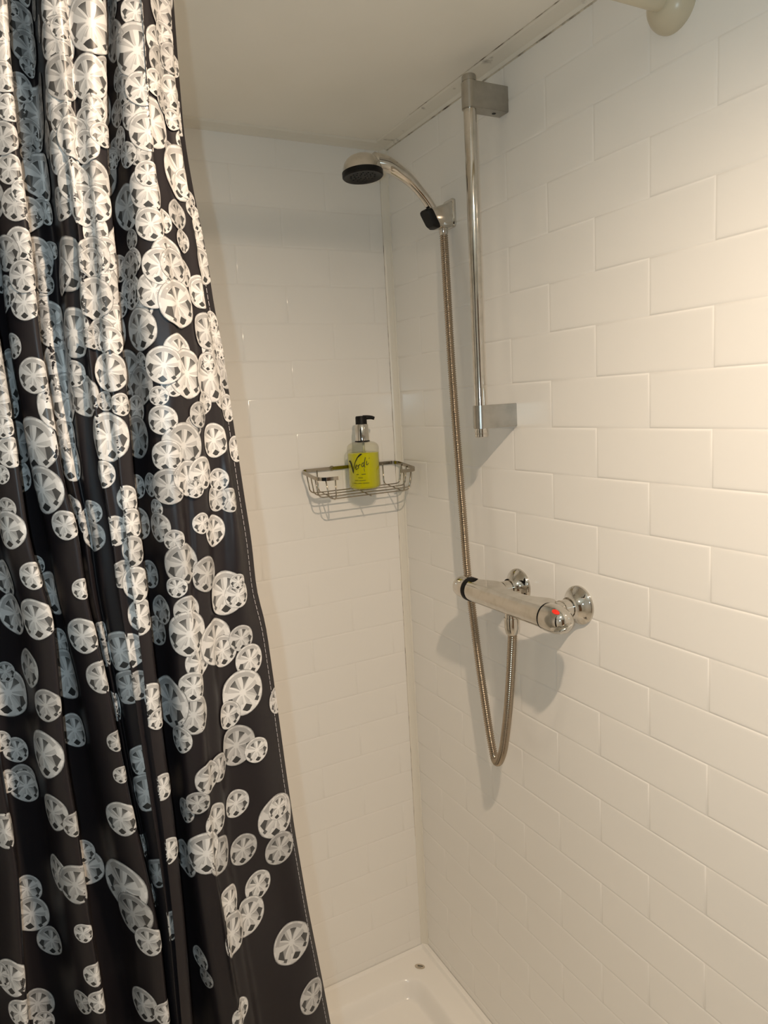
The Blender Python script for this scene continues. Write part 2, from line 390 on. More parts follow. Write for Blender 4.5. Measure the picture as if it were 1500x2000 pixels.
def curve_fn(pix, depth):
    """pixel track at a given distance behind the lens plane -> X as a function of height"""
    P = [onY(x, y, depth) for x, y in pix]; z = np.array([p[2] for p in P])[::-1]; X = np.array([p[0] for p in P])[::-1]
    s0 = (X[3]-X[0])/(z[3]-z[0]); s1 = (X[-1]-X[-3])/(z[-1]-z[-3])
    def f(h):
        if h < z[0]: return X[0] + s0*(h-z[0])*0.8
        if h > z[-1]: return X[-1] + s1*(h-z[-1])
        return float(np.interp(h, z, X))
    return f
front, mid, deep = -0.800, -0.760, -0.700
def fade(h, top=1.70, bot=1.30): return min(max((h-bot)/(top-bot), 0), 1)
fE = curve_fn(E_, -0.752); fE2 = curve_fn(E2_, -0.788); fA = curve_fn(A_, -0.800); fB = curve_fn(B_, -0.805)
fC = curve_fn(C_, -0.800); fD = curve_fn(D_, -0.795); fF = curve_fn(F_, -0.805); fG = curve_fn(G_, -0.805); fH = curve_fn(H_, -0.80)
def section(h):
    xA, xB, xC, xD, xF, xG, xH, xE, xE2 = fA(h), fB(h), fC(h), fD(h), fF(h), fG(h), fH(h), fE(h), fE2(h)
    t = fade(h); xD = t*xD + (1-t)*(xF + 0.35*(xB-xF)); lo = 1-fade(h, 1.2, 0.7); wob = 0.004*math.sin(h*9.0) + 0.003*math.sin(h*23+1)
    P = [(xH-0.34, -0.755), (xH-0.29, -0.800), (xH-0.245, -0.735), (xH-0.19, -0.800), (xH-0.135, -0.740), (xH-0.09, -0.795), (xH-0.050, -0.742), (xH-0.022, -0.775)]
    P += [(xH, -0.800), (xH+0.004, -0.788), (xH+0.002, -0.752), (0.5*xH+0.5*xG, -0.762)]
    P += [(xG-0.014, -0.792), (xG, -0.805), (xG+0.003, -0.793), (xG+0.000, -0.755)]
    # recess right of G, up to ridge F
    P += [(0.5*xG+0.5*xF-0.004, -0.764), (xF-0.018, -0.789), (xF-0.002, -0.805), (xF+0.002, -0.793), (xF-0.001, -0.752)]
    # floor between F and D (deep at the top, flattening below), ridge D..B
    dF = -0.735*t + -0.775*(1-t)
    P += [(0.6*xF+0.4*xD, dF - 0.004), (xD-0.004, dF), (xD-0.001, -0.790*t + -0.785*(1-t)), (xD+0.006+0.004*(1-t), -0.801*t - 0.790*(1-t))]
    gx = t*min(max(xC, xD+0.016), xB-0.020) + (1-t)*(xD+0.5*(xB-xD))
    P += [(gx-0.006, -0.802), (gx, -0.795*t - 0.801*(1-t)), (gx+0.006, -0.803)]
    P += [(xB-0.010, -0.808), (xB, -0.803), (xB+0.001, -0.790), (xB-0.004, -0.757)]
    # slanting face between B and A, turned away from the ceiling lamp
    P += [(0.5*xB+0.5*xA, -0.774), (xA-0.004, -0.794), (xA+0.002, -0.801), (xA+0.012, -0.804)]
    # right-hand panel with a shallow pleat, ending in the hem
    mx = 0.5*xA + 0.5*xE2
    P += [(mx, -0.801 - wob), (xE2-0.012, -0.795), (xE2-0.002, -0.789), (xE2+0.006, -0.778), (xE2+0.016, -0.774)]
    P += [(0.40*xE2+0.60*xE, -0.770 + wob), (xE-0.010, -0.761), (xE, -0.752)]
    return P
NZ, NS = 150, 9
hs = np.linspace(-0.10, 1.785, NZ)
rows = []
for h in hs:
    rows.append(np.array([[p[0], p[1], h] for p in catmull(section(h), NS)]))
G = np.array(rows); NC = G.shape[1]
# gentle softening of the pleats along the height
for _ in range(2):
    G[1:-1, :, :2] = 0.25*G[:-2, :, :2] + 0.5*G[1:-1, :, :2] + 0.25*G[2:, :, :2]
ARC = np.concatenate([np.zeros((NZ, 1)), np.cumsum(np.linalg.norm(np.diff(G, axis=1), axis=2), axis=1)], axis=1)
cv = G.reshape(-1, 3); cf = [(i*NC+j, i*NC+j+1, (i+1)*NC+j+1, (i+1)*NC+j) for i in range(NZ-1) for j in range(NC-1)]
bvh = BVHTree.FromPolygons([Vector(p) for p in cv], cf)
part('cloth', data('cloth', cv, cf), m_cloth, curt, smooth=True)
dz = hs[1]-hs[0]
def arc_at(h, col):
    r = min(max((h-hs[0])/dz, 0), NZ-1.001); i = int(r); t = r-i; j = min(int(col), NC-2); s = col-j
    a = ARC[i, j]*(1-s)+ARC[i, j+1]*s; b = ARC[i+1, j]*(1-s)+ARC[i+1, j+1]*s
    return a*(1-t)+b*t
def row_point(i, L):
    A = ARC[i]; L = min(max(L, 0), A[-1]-1e-6); j = min(int(np.searchsorted(A, L, side='right'))-1, NC-2)
    s = (L-A[j])/max(A[j+1]-A[j], 1e-9); return G[i, j]*(1-s)+G[i, j+1]*s
def cloth_point(col, h, da, off):
    """point on the cloth, da metres along the weave from column col at height h, lifted off by 'off'"""
    r = min(max((h-hs[0])/dz, 0), NZ-1.001); i = int(r); t = r-i; j = min(int(col), NC-2); s = col-j
    def rp(i, d):
        return row_point(i, ARC[i, j]*(1-s)+ARC[i, j+1]*s + d)
    p = rp(i, da)*(1-t)+rp(i+1, da)*t
    q0 = rp(i, da-0.0015); q1 = rp(i, da+0.0015); up = rp(i+1, da)-rp(i, da)
    n = np.cross(q1-q0, up); ln = np.linalg.norm(n)
    n = n/ln if ln > 1e-12 else np.array([0, -1.0, 0])
    return p + n*off
def in_cloth(col, h, da):
    a = arc_at(h, col)+da; return 0 <= a
lists = [
 (0, 0, 0.30, [(140,150,130),(60,50,60),(180,330,130),(130,570,100),(180,440,70),(270,580,100),(360,60,120),(370,260,150),(400,180,80),(410,500,150),(590,40,80),(590,150,190),(570,500,150),(600,700,90),(420,780,110),(570,800,110),(480,900,140),(560,960,110),(200,880,110),(310,910,120),(190,1000,60),(280,1160,160),(390,1330,110),(290,1380,90),(480,1180,140),(540,1340,140),(620,1330,120),(690,1650,110),(610,1680,140),(610,1930,110),(330,1630,60),(440,1720,180),(230,1680,140),(280,1850,80),(40,1650,120),(40,1900,110),(150,1800,110),(180,1400,120),(100,1330,110),(60,1100,100),(150,1250,80),(60,700,90),(20,500,100),(20,900,110),(740,60,80),(750,270,130),(770,520,80),(800,590,100),(770,740,90),(790,900,75),(830,1010,85),(740,1050,60),(830,1350,150),(860,1560,70),(870,1700,90),(780,1750,90),(860,1900,120),(1030,80,120),(880,80,95),(1050,230,90),(890,330,180),(920,580,110),(1110,380,100),(1010,540,90),(1110,600,110),(1050,660,80),(1110,780,70),(960,860,125),(1100,990,70),(1170,1130,180),(960,1230,140),(960,1130,85),(1060,1440,80),(980,1460,110),(1150,1400,100),(1260,1420,90),(1180,1570,80),(1010,1900,100),(1200,1780,90),(1090,1680,140),(1120,1900,120),(1300,1900,110),(1300,1700,110),(1260,1200,100),(1230,1300,60),(660,880,80)]),
 (0, 500, 1/3, [(10,120,100),(30,250,90),(230,60,90),(260,160,60),(300,400,140),(250,380,95),(370,120,115),(430,450,150),(540,40,90),(560,250,130),(600,460,100),(540,480,70),(640,500,90),(620,850,60),(710,870,70),(640,680,120),(400,830,150),(430,690,82),(640,1060,150),(600,1280,85),(420,1205,120),(250,1370,150),(430,1470,80),(530,1500,75),(740,1430,90),(200,700,110),(60,600,60),(80,700,150),(60,880,80),(110,1090,130),(60,1150,95),(20,1000,70),(10,1280,60),(40,1480,70),(820,430,130),(700,290,80),(770,60,90),(770,210,75),(830,620,60),(830,760,120),(810,900,90),(815,1060,130),(805,1350,75),(885,1340,75),(915,1480,60),(900,200,110),(940,60,110),(1000,60,110),(1030,280,145),(1180,60,110),(1180,220,90),(1280,380,60),(1210,440,110),(1050,560,110),(1090,690,150),(960,640,115),(1235,710,150),(1220,620,60),(1190,860,70),(1165,930,80),(930,820,60),(950,960,90),(1070,1110,140),(980,1170,95),(1250,1080,105),(990,1350,110),(1090,1300,110),(1180,1270,100),(1140,1360,60),(1350,1430,75),(1260,1420,80),(1275,1310,70),(1330,890,85),(1380,1130,80),(1290,560,50)]),
 (0, 1000, 0.3667, [(45,95,110),(40,350,105),(85,540,120),(200,280,55),(190,570,120),(180,340,80),(290,430,125),(440,410,60),(470,50,75),(350,70,85),(495,125,90),(615,100,85),(700,60,85),(700,210,90),(660,330,80),(740,560,105),(715,390,105),(800,330,80),(840,630,85),(865,520,85),(745,60,90),(845,80,85),(930,150,60),(985,275,115),(940,400,60),(1010,530,90),(1060,800,90),(1010,650,130),(1030,1080,115),(1030,930,85),(1100,330,100),(1130,100,90),(1075,60,60),(1140,690,130),(1180,740,90),(1195,430,125),(1265,440,75),(1265,370,45),(1285,670,75),(1330,785,90),(1290,960,130),(1210,1080,80),(1255,1240,115),(1365,1265,72),(1470,1000,75),(1165,1360,80),(1110,1410,90),(320,690,80),(360,860,145),(540,640,60),(440,660,105),(550,750,80),(545,880,95),(605,1030,90),(690,740,100),(640,740,115),(690,930,100),(740,920,85),(800,1000,95),(910,1010,150),(960,1210,80),(400,1160,100),(45,960,140),(155,830,112),(30,850,60),(245,1030,95),(230,1290,140),(90,1265,75),(40,1430,65),(130,1420,90),(0,1220,60),(760,1320,90),(840,1100,60),(625,1220,60),(650,1400,50)]),
 (0, 1450, 0.43333, [(120,195,80),(35,175,55),(240,315,92),(340,370,60),(20,400,90),(120,660,72),(145,770,88),(260,585,88),(390,560,90),(375,490,60),(340,640,100),(660,225,95),(735,200,65),(545,345,90),(645,465,58),(555,650,140),(710,590,75),(690,690,60),(600,770,110),(760,490,65),(765,830,75),(670,895,77),(835,305,60),(840,520,90),(890,270,55),(965,350,80),(985,510,90),(930,500,105),(1060,275,68),(1095,480,75),(1250,330,105),(1255,290,60),(1260,475,80),(1165,640,72),(1120,780,92),(1035,720,80),(1045,860,100),(1315,900,100),(1410,1140,78),(1085,1215,65),(235,890,75),(375,860,50),(370,1170,62),(645,1180,88),(170,1175,80),(200,1250,50),(50,1060,95),(5,1040,65),(90,1220,70),(450,1170,60),(905,970,60),(930,1060,50),(750,1220,60),(430,1050,60)]),
]
gems = []                                  # (column, height, radius)
camv = Vector(CAM)
for ox, oy, sc, L in lists:
    for gx, gy, gr in L:
        px, py, pr = ox+gx*sc, oy+gy*sc, gr*sc
        d = Vector(ray(px, py)).normalized()
        loc, nor, fi, dist = bvh.ray_cast(camv, d)
        if loc is None:
            loc, nor, fi, dist = bvh.ray_cast(camv, Vector(ray(px-14, py)).normalized())
            if loc is None: continue
        i, j = divmod(fi, NC-1)
        a, b = G[i, j], G[i, j+1]; s = float(np.clip(np.dot(np.array(loc)-a, b-a)/max(np.dot(b-a, b-a), 1e-12), 0, 1))
        dep = float((np.array(loc)-CAM) @ AX[2])
        gems.append((j+s, loc[2], pr*dep/FPX*0.97))
def metric(g): return (arc_at(g[1], g[0]), g[1])
placed = [(*metric(g), g[2]) for g in gems]
# the rest of the cloth (behind folds, above and below the view): the same print at random, denser towards the top
n_listed = len(gems)
rnd = random.Random(11)
for k in range(2600):
    h = rnd.uniform(-0.08, 1.77); col = rnd.uniform(1, NC-2); r = rnd.uniform(0.009, 0.024)
    dens = 0.10 + 0.9*min(max((h-0.75)/0.9, 0), 1)**1.3
    if rnd.random() > dens: continue
    a = arc_at(h, col)
    # only where the photograph shows none of the cloth, so the seen print stays as it is
    p = cloth_point(col, h, 0, 0); d = Vector(p)-camv
    q = Vector(p)-camv; zc = q.dot(Vector(AX[2]))
    u, v_ = 750+FPX*q.dot(Vector(AX[0]))/zc, 1000-FPX*q.dot(Vector(AX[1]))/zc
    hit = bvh.ray_cast(camv, d.normalized())
    seen = hit[0] is not None and (hit[0]-Vector(p)).length < 0.012 and -25 < u < 1500 and -25 < v_ < 2030
    gap = -0.35 if h > 1.25 else 0.15
    lim = min
    ok = True
    for (pa, ph, pr) in placed:
        dd = math.hypot(pa-a, ph-h)
        if dd < ((r+pr)*0.50 if seen else (r+pr)*(0.55 if h > 1.2 else 1.0)): ok = False; break
    if seen and h < 1.33: ok = False
    if ok:
        gems.append((col, h, r)); placed.append((a, h, r))
nl = n_listed; gems = gems[nl:] + gems[:nl]; placed = placed[nl:] + placed[:nl]
layers = []
for n, (a, h, r) in enumerate(placed):
    l = 0
    for k in range(n):
        if math.hypot(placed[k][0]-a, placed[k][1]-h) < placed[k][2]+r+0.001: l = max(l, layers[k]+1)
    layers.append(l)
RG, SG = 7, 30
gv, gfc, guv, gtone = [], [], [], []
rg2 = random.Random(5)
for n, (col, h, r) in enumerate(gems):
    off = 0.00045 + 0.00010*min(layers[n], 14); rot = rg2.uniform(-0.30, 0.30); tone = rg2.choice((1.0, 1.0, 0.97, 0.92, 0.80, 0.68)); hl = arc_at(h, col)
    base = len(gv); gv.append(cloth_point(col, h, 0, off)); loc_uv = [(0.5, 0.5)]
    maxa = ARC[min(max(int((h-hs[0])/dz), 0), NZ-1), -1]-hl
    jc = min(int(col), NC-2); ic = min(max(int((h-hs[0])/dz), 1), NZ-2)
    tv = cloth_point(col, h, 0.006, 0)-cloth_point(col, h, -0.006, 0); tv /= max(np.linalg.norm(tv), 1e-9)
    shear = float(np.clip((G[ic+1, jc]-G[ic-1, jc]) @ tv/(2*dz), -0.6, 0.6))
    for q in range(1, RG+1):
        for k in range(SG):
            t = 2*math.pi*k/SG; rr = r*q/RG*(1.0 - 0.012*(math.cos(6*t) if q == RG else 0)); da, db = rr*math.cos(t), rr*math.sin(t)
            if da - db*shear > maxa-0.0006: da = maxa-0.0006 + db*shear
            gv.append(cloth_point(col, min(max(h+db, hs[0]+0.001), hs[-1]-0.001), da - db*shear, off))
            ux, uy = da/r*0.5, db/r*0.5
            loc_uv.append((0.5+ux*math.cos(rot)-uy*math.sin(rot), 0.5+ux*math.sin(rot)+uy*math.cos(rot)))
    guv += loc_uv; gtone += [tone]*(1+RG*SG)
    for k in range(SG): gfc.append((base, base+1+k, base+1+(k+1) % SG))
    for q in range(RG-1):
        for k in range(SG):
            a0 = base+1+q*SG; a1 = a0+SG; k2 = (k+1) % SG
            gfc.append((a0+k, a1+k, a1+k2, a0+k2))
gm = data('crystal_print', gv, gfc)
ul = gm.uv_layers.new(name='UVMap'); vi = np.zeros(len(gm.loops), dtype=np.int32); gm.loops.foreach_get('vertex_index', vi)
ul.data.foreach_set('uv', np.array(guv, dtype=np.float32)[vi].ravel())
ca = gm.color_attributes.new('tone', 'FLOAT_COLOR', 'POINT')
tn = np.array(gtone, dtype=np.float32); ca.data.foreach_set('color', np.stack([tn, tn, tn, np.ones_like(tn)], 1).ravel())
po = part('crystal_print', gm, m_gem, curt, smooth=True); po['kind'] = 'stuff'; po['label'] = 'white cut-crystal discs printed on the cloth'
# hem stitching: short pale stitches just inside the free edge
sv, sf = [], []
h = -0.08
while h < 1.78:
    i = min(int((h-hs[0])/dz), NZ-2); colE = NC-1.001
    for (dd, hh) in ((-0.0092, h), (-0.0087, h), (-0.0087, h+0.0042), (-0.0092, h+0.0042)):
        sv.append(cloth_point(colE, hh, dd, 0.00065))
    n = len(sv); sf.append((n-4, n-3, n-2, n-1)); h += 0.0056
so = part('hem_stitching', data('hem_stitching', sv, sf), m_thread, curt); so['kind'] = 'stuff'

for k in range(9):
    rx = -0.64 - 0.062*k
    ring = [(rx + 0.003*math.sin(2*math.pi*q/28), RODY + 0.0205*math.cos(2*math.pi*q/28), RODZ - 0.0062 + 0.0205*math.sin(2*math.pi*q/28)) for q in range(28)]
    part('curtain_ring', sweep('curtain_ring', ring, 0.0016, 8, closed=True), m_ivory, curt, smooth=True)

# ------------------------------------------------------------------ shower rail (empty riser rail)
RX, RY = -0.067, -0.4115
rail = thing('shower_rail', 'chrome vertical shower rail with two grey block brackets, no slider', 'shower rail', (RX, RY, 1.28))
part('rail_tube', lathe('rail_tube', (RX, RY, 1.292), (0, 0, 1), [(0, 0.0102), (0.56, 0.0102)], 36), m_chrome, rail, deg=40)
def bracket_mesh(z0, z1):
    prof = [(0.0005, -0.424), (0.0005, -0.399)]
    for k in range(17):
        t = math.pi/2 + math.pi*k/16
        prof.append((RX + 0.0126*math.cos(t), RY + 0.0126*math.sin(t)*1.0))
    me = strip_prism('bracket', prof, 'Z', z0, z1)
    bm = bmesh.new(); bm.from_mesh(me)
    ed = [e for e in bm.edges if abs(e.verts[0].co.z-e.verts[1].co.z) < 1e-6]
    bmesh.ops.bevel(bm, geom=ed, offset=0.0008, segments=2, affect='EDGES'); bm.to_mesh(me); bm.free(); return me
part('bracket', bracket_mesh(1.8055, 1.8450), m_satin, rail, deg=30)
part('bracket', bracket_mesh(1.3010, 1.3400), m_satin, rail, deg=30)
part('end_cap', lathe('end_cap', (RX, RY, 1.8445), (0, 0, 1), [(0, 0.0098), (0.002, 0.0098), (0.0022, 0.0113), (0.0095, 0.0113), (0.0115, 0.0102), (0.0120, 0.006)], 28), m_satin, rail, deg=35)
part('end_cap', lathe('end_cap', (RX, RY, 1.3015), (0, 0, -1), [(0, 0.0090), (0.003, 0.0090), (0.0032, 0.0112), (0.0075, 0.0112), (0.0080, 0.0102), (0.0092, 0.0102), (0.0097, 0.0110), (0.0140, 0.0110), (0.0150, 0.0095)], 28), m_chrome, rail, deg=35)
part('screw_hole', lathe('screw_hole', (-0.020, RY, 1.8058), (0, 0, -1), [(0, 0.0034), (0.0006, 0.0034)], 14), m_black, rail)

# ------------------------------------------------------------------ wall holder and hand shower
HY = -0.2450
hold = thing('shower_holder', 'small chrome wall holder with black socket gripping the hand shower', 'shower holder', (0, HY, 1.69))
def loft(name, sections):
    n = len(sections[0]); V = [p for s in sections for p in s]
    F = [(i*n+k, i*n+(k+1) % n, (i+1)*n+(k+1) % n, (i+1)*n+k) for i in range(len(sections)-1) for k in range(n)]
    F.append(tuple(range(n))); F.append(tuple(range((len(sections)-1)*n, len(sections)*n)))
    me = data(name, V, F); fix_normals(me); return me
def rrect(cx, y0, y1, z0, z1, r, slant=0.0, k=4):
    out = []
    for (yy, zz, a0) in ((y1-r, z1-r, 0), (y0+r, z1-r, 90), (y0+r, z0+r, 180), (y1-r, z0+r, 270)):
        for q in range(k+1):
            t = math.radians(a0 + 90*q/k); y = yy+r*math.cos(t); z = zz+r*math.sin(t)
            out.append((cx + slant*(z-0.5*(z0+z1)), y, z))
    return out
part('wall_plate', loft('wall_plate', [rrect(0.0005, -0.2620, -0.226, 1.667, 1.7175, 0.006), rrect(-0.004, -0.2620, -0.226, 1.667, 1.7175, 0.006), rrect(-0.0055, -0.2605, -0.2275, 1.6685, 1.716, 0.005)]), m_chrome, hold, deg=30)
part('holder_body', loft('holder_body', [rrect(-0.005, -0.2595, -0.2285, 1.6675, 1.7135, 0.005), rrect(-0.020, -0.2605, -0.2275, 1.6655, 1.7060, 0.006, -0.15), rrect(-0.036, -0.2610, -0.2270, 1.6650, 1.6990, 0.007, -0.45), rrect(-0.0415, -0.2605, -0.2275, 1.6655, 1.6980, 0.006, -0.55)]), m_chrome, hold, deg=30)
part('socket', loft('socket', [rrect(-0.0410, -0.2600, -0.2280, 1.6650, 1.6978, 0.006, -0.55), rrect(-0.0480, -0.2595, -0.2290, 1.6645, 1.6968, 0.006, -0.58), rrect(-0.0530, -0.2570, -0.2320, 1.6670, 1.6940, 0.006, -0.58)]), m_black, hold, deg=30)

hs_ = thing('hand_shower', 'chrome hand shower with domed head, black spray face and curved handle', 'hand shower', (-0.036, HY, 1.70))
pth = [onY(x, y, HY) for x, y in [(730, 316), (755, 321), (778, 335), (800, 352), (820, 374), (835, 394), (848, 416), (858, 436)]]
pth = catmull(pth, 7)
n = len(pth); hr = [0.0160 - 0.0072*min(1, (i/(n-1))/0.55)**0.8 + 0.0007*max(0, i/(n-1)-0.6) for i in range(n)]
part('handle', sweep('handle', pth, hr, 24), m_chrome, hs_, smooth=True)
hc = onY(708, 336, HY)                       # centre of the head's rim
tilt = np.array([0.02, -0.05, -1.0]); tilt /= np.linalg.norm(tilt)
R_ = 0.0357
dome = [(-0.0290, 0.001), (-0.0288, 0.007), (-0.0276, 0.014), (-0.025, 0.0205), (-0.0208, 0.0262), (-0.0145, 0.0310), (-0.007, 0.0338), (0.0, R_-0.0008)]
part('head_shell', lathe('head_shell', hc, tilt, dome, 40), m_chrome, hs_, deg=50)
part('spray_face', lathe('spray_face', hc, tilt, [(-0.0005, R_-0.001), (0.0, R_), (0.0075, R_), (0.0095, R_-0.002), (0.0088, 0.026), (0.0078, 0.024), (0.0082, 0.001)], 40), m_black, hs_, deg=35)
sf_ = hs_.children[-1]
xa, ya, da_ = frame_for(tilt)
for ring, cnt in ((0.008, 6), (0.0145, 10), (0.021, 14)):
    for k in range(cnt):
        t = 2*math.pi*k/cnt; p = hc + da_*0.0080 + ring*(math.cos(t)*xa + math.sin(t)*ya)
        part('nozzle', lathe('nozzle', p, tilt, [(0, 0.0014), (0.0010, 0.0010)], 8), m_black, sf_)

# ------------------------------------------------------------------ mixer valve
MX, MZ, MYL, MYR = -0.070, 1.0115, -0.4174, -0.5705
mix = thing('mixer_valve', 'chrome thermostatic bar shower mixer mounted on the tiled wall', 'shower mixer', (0, -0.494, 1.0157))
def msec(y, r, b, top):
    P = []
    for k in range(15):
        t = math.radians(-100 + 158*k/14); P.append((MX - r*math.cos(t), y, MZ + r*math.sin(t)))
    cx, cz = P[-1][0], P[-1][2]; bx = MX + b
    for k in range(1, 5): P.append((cx + (bx-cx)*k/4, y, cz + (MZ+top-cz)*k/4))
    P += [(bx+0.003, y, MZ+top-0.004), (bx+0.0035, y, MZ+0.004), (bx+0.001, y, MZ-0.008), (MX+min(b, 0.012), y, MZ-0.0175)]
    return P
secs = []
for i in range(41):
    y = -0.3740 - (0.5760-0.3740)*i/40
    g = 0.0
    for c in (MYL, MYR+0.012): g = max(g, math.exp(-((y-c)/0.030)**2))
    end = min(1, (y+0.5760)/0.012, (-0.3740-y)/0.012); end = max(end, 0.0)
    secs.append(msec(y, 0.0205, 0.011 + 0.016*g*(0.25+0.75*end), 0.0178 + 0.0012*g))
part('valve_body', loft('valve_body', secs), m_chrome, mix, deg=32)
part('seal_ring', lathe('seal_ring', (MX, -0.3735, MZ), (0, 1, 0), [(-0.002, 0.0205), (0.0, 0.0218), (0.0090, 0.0218), (0.0105, 0.0205)], 36), m_black, mix, deg=40)
part('flow_knob', lathe('flow_knob', (MX, -0.3640, MZ), (0, 1, 0), [(0, 0.0205), (0.006, 0.0212), (0.020, 0.0207), (0.029, 0.0188), (0.0350, 0.0150), (0.0380, 0.0090), (0.0388, 0.0015)], 36), m_chrome, mix, deg=45)
knob = part('temperature_knob', lathe('temperature_knob', (MX, -0.5760, MZ), (0, -1, 0), [(-0.001, 0.0195), (0.0012, 0.0195), (0.0018, 0.0220), (0.012, 0.0225), (0.024, 0.0218), (0.032, 0.0200), (0.039, 0.0168), (0.044, 0.0120), (0.0468, 0.0060), (0.0475, 0.001)], 40), m_chrome, mix, deg=45)
KP = [(-0.001, 0.0195), (0.0012, 0.0195), (0.0018, 0.0220), (0.012, 0.0225), (0.024, 0.0218), (0.032, 0.0200), (0.039, 0.0168), (0.044, 0.0120), (0.0468, 0.0060), (0.0475, 0.001)]
def knob_r(y): return float(np.interp(-0.5760-y, [p[0] for p in KP], [p[1] for p in KP]))
part('seal_ring', lathe('seal_ring', (MX, -0.5740, MZ), (0, -1, 0), [(0, 0.0216), (0.0022, 0.0216)], 36), m_black, mix, deg=40)
# raised grip fin across the knob's end
fin = []
for q, (y, hw, x0, x1) in enumerate(((-0.6020, 0.0022, -0.010, -0.0205), (-0.6090, 0.0040, -0.006, -0.0235), (-0.6170, 0.0046, 0.000, -0.0235), (-0.6240, 0.0040, 0.004, -0.0205), (-0.6285, 0.0026, 0.005, -0.0155), (-0.6300, 0.0010, 0.002, -0.0100))):
    ring = []
    for k in range(12):
        t = 2*math.pi*k/12; u = 0.5*(x0+x1) + 0.5*abs(x1-x0)*math.cos(t); v = hw*math.sin(t)
        c, s = math.cos(math.radians(22)), math.sin(math.radians(22))
        ring.append((MX + u*c - v*s, y, MZ - 0.001 + u*s + v*c))
    fin.append(ring)
part('grip', loft('grip', fin), m_chrome, knob, deg=60)
KR = float(onX(1084, 1188, MX-0.0125)[1])
def red_mesh():
    V, F = [], []
    for q in range(5):
        for k in range(20):
            t = 2*math.pi*k/20; yy = KR + 0.0066*q/4*math.cos(t); aa = math.radians(56) + 0.19*q/4*math.sin(t); rr_ = knob_r(yy)+0.0005
            V.append((MX - rr_*math.cos(aa), yy, MZ + rr_*math.sin(aa)))
    F = [(q*20+k, q*20+(k+1) % 20, q*20+20+(k+1) % 20, q*20+20+k) for q in range(4) for k in range(20)]
    return data('red_mark', V, F)
rp_ = part('red_mark', red_mesh(), m_red, knob); rp_['label'] = 'red oval temperature mark'
for yy in (MYL, MYR):
    part('wall_flange', lathe('wall_flange', (0.0003, yy, 1.0157), (-1, 0, 0), [(0, 0.0318), (0.0035, 0.0318), (0.0055, 0.0305), (0.0085, 0.0265), (0.0130, 0.0215), (0.0190, 0.0178), (0.0240, 0.0165)], 44), m_chrome, mix, deg=40)
    part('union_nut', lathe('union_nut', (-0.0200, yy, 1.0150), (-1, 0, 0), [(0, 0.0128), (0.0040, 0.0128), (0.0042, 0.0148), (0.0185, 0.0148), (0.0190, 0.0135), (0.0290, 0.0130)], 30), m_chrome, mix, deg=35)
    part('seal_ring', lathe('seal_ring', (-0.0205, yy, 1.0152), (-1, 0, 0), [(0, 0.0150), (0.0030, 0.0150)], 30), m_black, mix, deg=35)
OY = -0.4835
part('outlet', lathe('outlet', (MX, OY, MZ-0.012), (0, 0, -1), [(0, 0.0112), (0.014, 0.0112)], 28), m_chrome, mix, deg=35)

# ------------------------------------------------------------------ hose
hose = thing('shower_hose', 'ribbed metal shower hose hanging in a long loop from holder to mixer', 'shower hose', (-0.04, -0.39, 0.66))
start = onY(866, 446, HY)
H = [start, onY(868, 480, HY-0.001)]
for (x, y, X) in [(875, 600, -0.026), (881, 700, -0.028), (888, 800, -0.030), (896, 905, -0.032), (904, 1005, -0.033), (912, 1110, -0.034), (919, 1165, -0.035), (926, 1220, -0.035), (935, 1290, -0.036), (946, 1365, -0.037), (956, 1430, -0.039), (962, 1463, -0.042), (967, 1483, -0.047), (973, 1488, -0.053), (980, 1474, -0.058), (985, 1450, -0.061), (992, 1390, -0.064), (997, 1320, -0.067), (1000, 1260, -0.069), (1001, 1228, -0.070)]:
    H.append(onX(x, y, X))
H.append(np.array([MX, OY, MZ-0.045])); H.append(np.array([MX, OY, MZ-0.030]))
fine = catmull(H, 40)
seg = np.array(fine); ln = np.concatenate([[0], np.cumsum(np.linalg.norm(np.diff(seg, axis=0), axis=1))])
step = 0.0040/4; ss = np.arange(0, ln[-1], step)
hp = [np.array([np.interp(s, ln, seg[:, k]) for k in range(3)]) for s in ss]
part('ribbed_tube', sweep('ribbed_tube', hp, [0.0079 if (i % 4) in (1, 2) else 0.0062 for i in range(len(hp))], 12), mat('hose_metal', (0.42, 0.35, 0.27), 0.2, 1.0), hose, smooth=True)
part('hose_nut', lathe('hose_nut', (MX, OY, MZ-0.0245), (0, 0, -1), [(0, 0.0122), (0.002, 0.0126), (0.018, 0.0120), (0.028, 0.0098), (0.030, 0.0078)], 28), m_chrome, hose, deg=35)
dv = np.array(hp[12])-np.array(hp[0]); 
part('hose_nut', lathe('hose_nut', np.array(hp[0])-dv/np.linalg.norm(dv)*0.004, dv, [(0, 0.0085), (0.012, 0.0085), (0.016, 0.0070)], 20), m_chrome, hose, deg=35)

